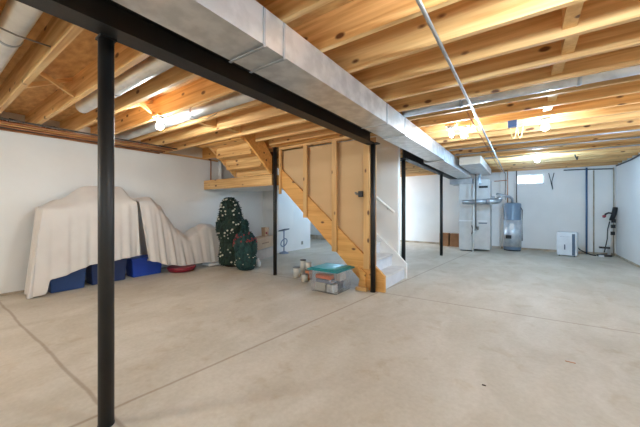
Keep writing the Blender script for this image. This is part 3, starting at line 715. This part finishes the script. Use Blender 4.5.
MB().lathe([(.222, .0), (.222, .78)], (WC[0], WC[1], .12), 32).build('foil_jacket', 'foil', wh)
MB().lathe([(.205, 0), (.205, .03)], WC, 32).build('base_ring', 'cable_black', wh)
B(-.40, -.26, 10.02, 10.06, .36, .46).build('gas_control', 'cable_black', wh)
B(-.30, -.20, 10.018, 10.03, .62, .80).build('label_plate', 'white_plastic', wh)
MB().tube([(-.05, 10.2, 1.28), (-.005, 10.17, 1.2), (-.005, 10.17, .3)], .014, 8).build('relief_pipe', 'dark_pipe', wh)
MB().tube([(-.245, 10.25, 1.40), (-.245, 10.25, 1.52), (-.30, 10.2, 1.58), (-.62, 9.98, 1.66)], .035, 12).build('vent_pipe', 'galv_dull', wh)
strap([(-.36, 10.26, 1.408), (-.36, 10.26, 2.34)], .012, 'copper', 'copper_pipe', 'left copper pipe rising from the water heater', 'pipe', 'pipes above the water heater')
strap([(-.14, 10.26, 1.408), (-.14, 10.26, 2.34)], .013, 'dark_pipe', 'iron_pipe', 'dark pipe rising from the water heater past the window edge', 'pipe', 'pipes above the water heater')
strap([(-.70, 10.2, 2.06), (-.38, 10.28, 2.08)], .012, 'copper', 'copper_pipe', 'short level copper pipe between furnace and water heater', 'pipe')
strap([(-.55, 10.45, .01), (-.55, 10.45, 2.36)], .011, 'pvc', 'white_pipe', 'slim white pipe on the back wall between furnace and water heater', 'pipe')
for x, xx, lab in ((-2.26, -1.985, 'brown cardboard box by the back wall, left of the farthest post'), (-1.94, -1.62, 'brown cardboard box by the back wall, right of the farthest post')):
    q = thing('cardboard_box', lab, 'cardboard box', ((x+xx)/2, 10.32, 0), 'brown boxes by the back wall')
    B(x, xx, 10.16, 10.48, 0, .415).build('carton', 'cardboard_dark', q, bevel=.005)
    B(x+.0, xx, 10.29, 10.35, .4155, .4175).build('tape', 'cardboard', q)
dh = thing('dehumidifier', 'white boxy dehumidifier with grey stripe standing free on the floor', 'dehumidifier', (.965, 9.90, 0), rot=math.radians(-12))
MB().box(-.20, .20, -.14, .14, .02, .62).build('housing', 'white_device', dh, local=True, bevel=.015)
MB().box(.105, .165, -.146, -.140, .03, .58).build('grey_stripe', 'grey_plastic', dh, local=True)
MB().box(-.05, -.025, -.147, -.14, .17, .30).build('water_window', 'grey_plastic', dh, local=True)
MB().box(-.14, .06, -.144, -.14, .50, .503).build('seam', 'grey_plastic', dh, local=True)
for sx in (-.15, .15):
    for sy in (-.1, .1): MB().lathe([(.018, 0), (.018, .02)], (sx, sy, 0), 10).build('foot', 'cable_black', dh, local=True)
strap([(1.425, 10.56, .0), (1.425, 10.56, 2.34)], .021, 'blue_pipe', 'blue_pipe', 'upright blue pipe on the back wall right of the dehumidifier', 'pipe')
strap([(1.57, 10.58, 0), (1.57, 10.58, 2.26)], .014, 'footing', 'grey_pipe', 'slim beige pipe on the back wall between blue pipe and corner', 'pipe')
strap([(1.95, 10.57, .0), (1.95, 10.56, 2.30)], .012, 'footing', 'grey_pipe', 'slim beige pipe rising in the right back corner', 'pipe')
strap([(1.14, 10.02, .26), (1.25, 10.2, .14), (1.38, 10.36, .06), (1.48, 10.3, .018), (1.56, 10.22, .018)], .014, 'cable_black', 'black_hose', 'black hose trailing along the floor from dehumidifier to corner', 'hose')
sm = thing('corner_pump', 'white pump pipe with black and red fittings on a dark tray in the corner', 'pump', (1.82, 10.38, 0))
MB().lathe([(.14, 0), (.15, .03), (.13, .035)], (1.74, 10.36, 0), 20).build('tray', 'cable_black', sm)
MB().tube([(1.84, 10.42, .02), (1.86, 10.43, .5), (1.90, 10.46, 1.02)], .032, 12).build('riser_pipe', 'pvc', sm)
for z in (.60, .78, .92): B(1.83+.05*z, 1.91+.05*z, 10.37, 10.46, z-.05, z+.04).build('clamp', 'cable_black', sm)
MB().tube([(1.88, 10.40, .92), (1.93, 10.42, 1.10), (1.96, 10.45, 1.26)], .05, 10).build('valve_body', 'cable_black', sm)
MB().tube([(1.92, 10.40, 1.10), (1.82, 10.36, 1.12), (1.76, 10.34, 1.09), (1.74, 10.33, 1.02)], .022, 10).build('lever', 'cable_black', sm)
MB().ball((1.73, 10.33, 1.03), .04).build('red_knob', 'red_plastic', sm)
MB().tube([(1.84, 10.36, .90), (1.80, 10.34, .7), (1.79, 10.33, .45), (1.74, 10.36, .10)], .012, 8).build('cord', 'cable_black', sm)
B(1.64, 1.84, 10.30, 10.40, .20, .24).build('float_arm', 'cable_black', sm)
tag(B(1.59, 1.69, 10.06, 10.13, 0, .05).build('white_plug', 'white_plastic', bevel=.01), 'small white adapter lying on the floor near the corner hoses', 'adapter')

# small scraps lying on the slab
tag(B(-.23, -.205, 2.28, 2.292, 0, .006).build('wood_chip', 'trunk', bevel=.003), 'tiny dark chip on the open floor, lower right', 'chip')
tag(B(.28, .345, 3.02, 3.032, 0, .005).build('wood_chip', 'copper', bevel=.003), 'small reddish chip on the floor right of centre', 'chip')

# ------------------------------------------------------------------ sky, camera, colour
W = bpy.data.worlds.new('sky'); S.world = W; W.use_nodes = True
bgn = W.node_tree.nodes['Background']; bgn.inputs['Color'].default_value = (.66, .82, 1, 1); bgn.inputs['Strength'].default_value = 12
cam = bpy.data.cameras.new('camera'); co = bpy.data.objects.new('camera', cam); COL.objects.link(co)
cam.sensor_width = 36; cam.lens = 36*289/640; cam.shift_y = -4.5/640; cam.clip_start = .02
co.location = (0, 0, 1.22); co.rotation_euler = (PI/2, 0, math.radians(35.0))
S.camera = co
for o in S.objects:
    if '_o' in o: del o['_o']
vs = S.view_settings; vs.view_transform = 'Standard'; vs.look = 'None'; vs.gamma = 1; vs.exposure = .1; vs.use_curve_mapping = False
S.cycles.max_bounces = 12; S.cycles.diffuse_bounces = 8; S.cycles.sample_clamp_indirect = 8; S.cycles.use_denoising = True
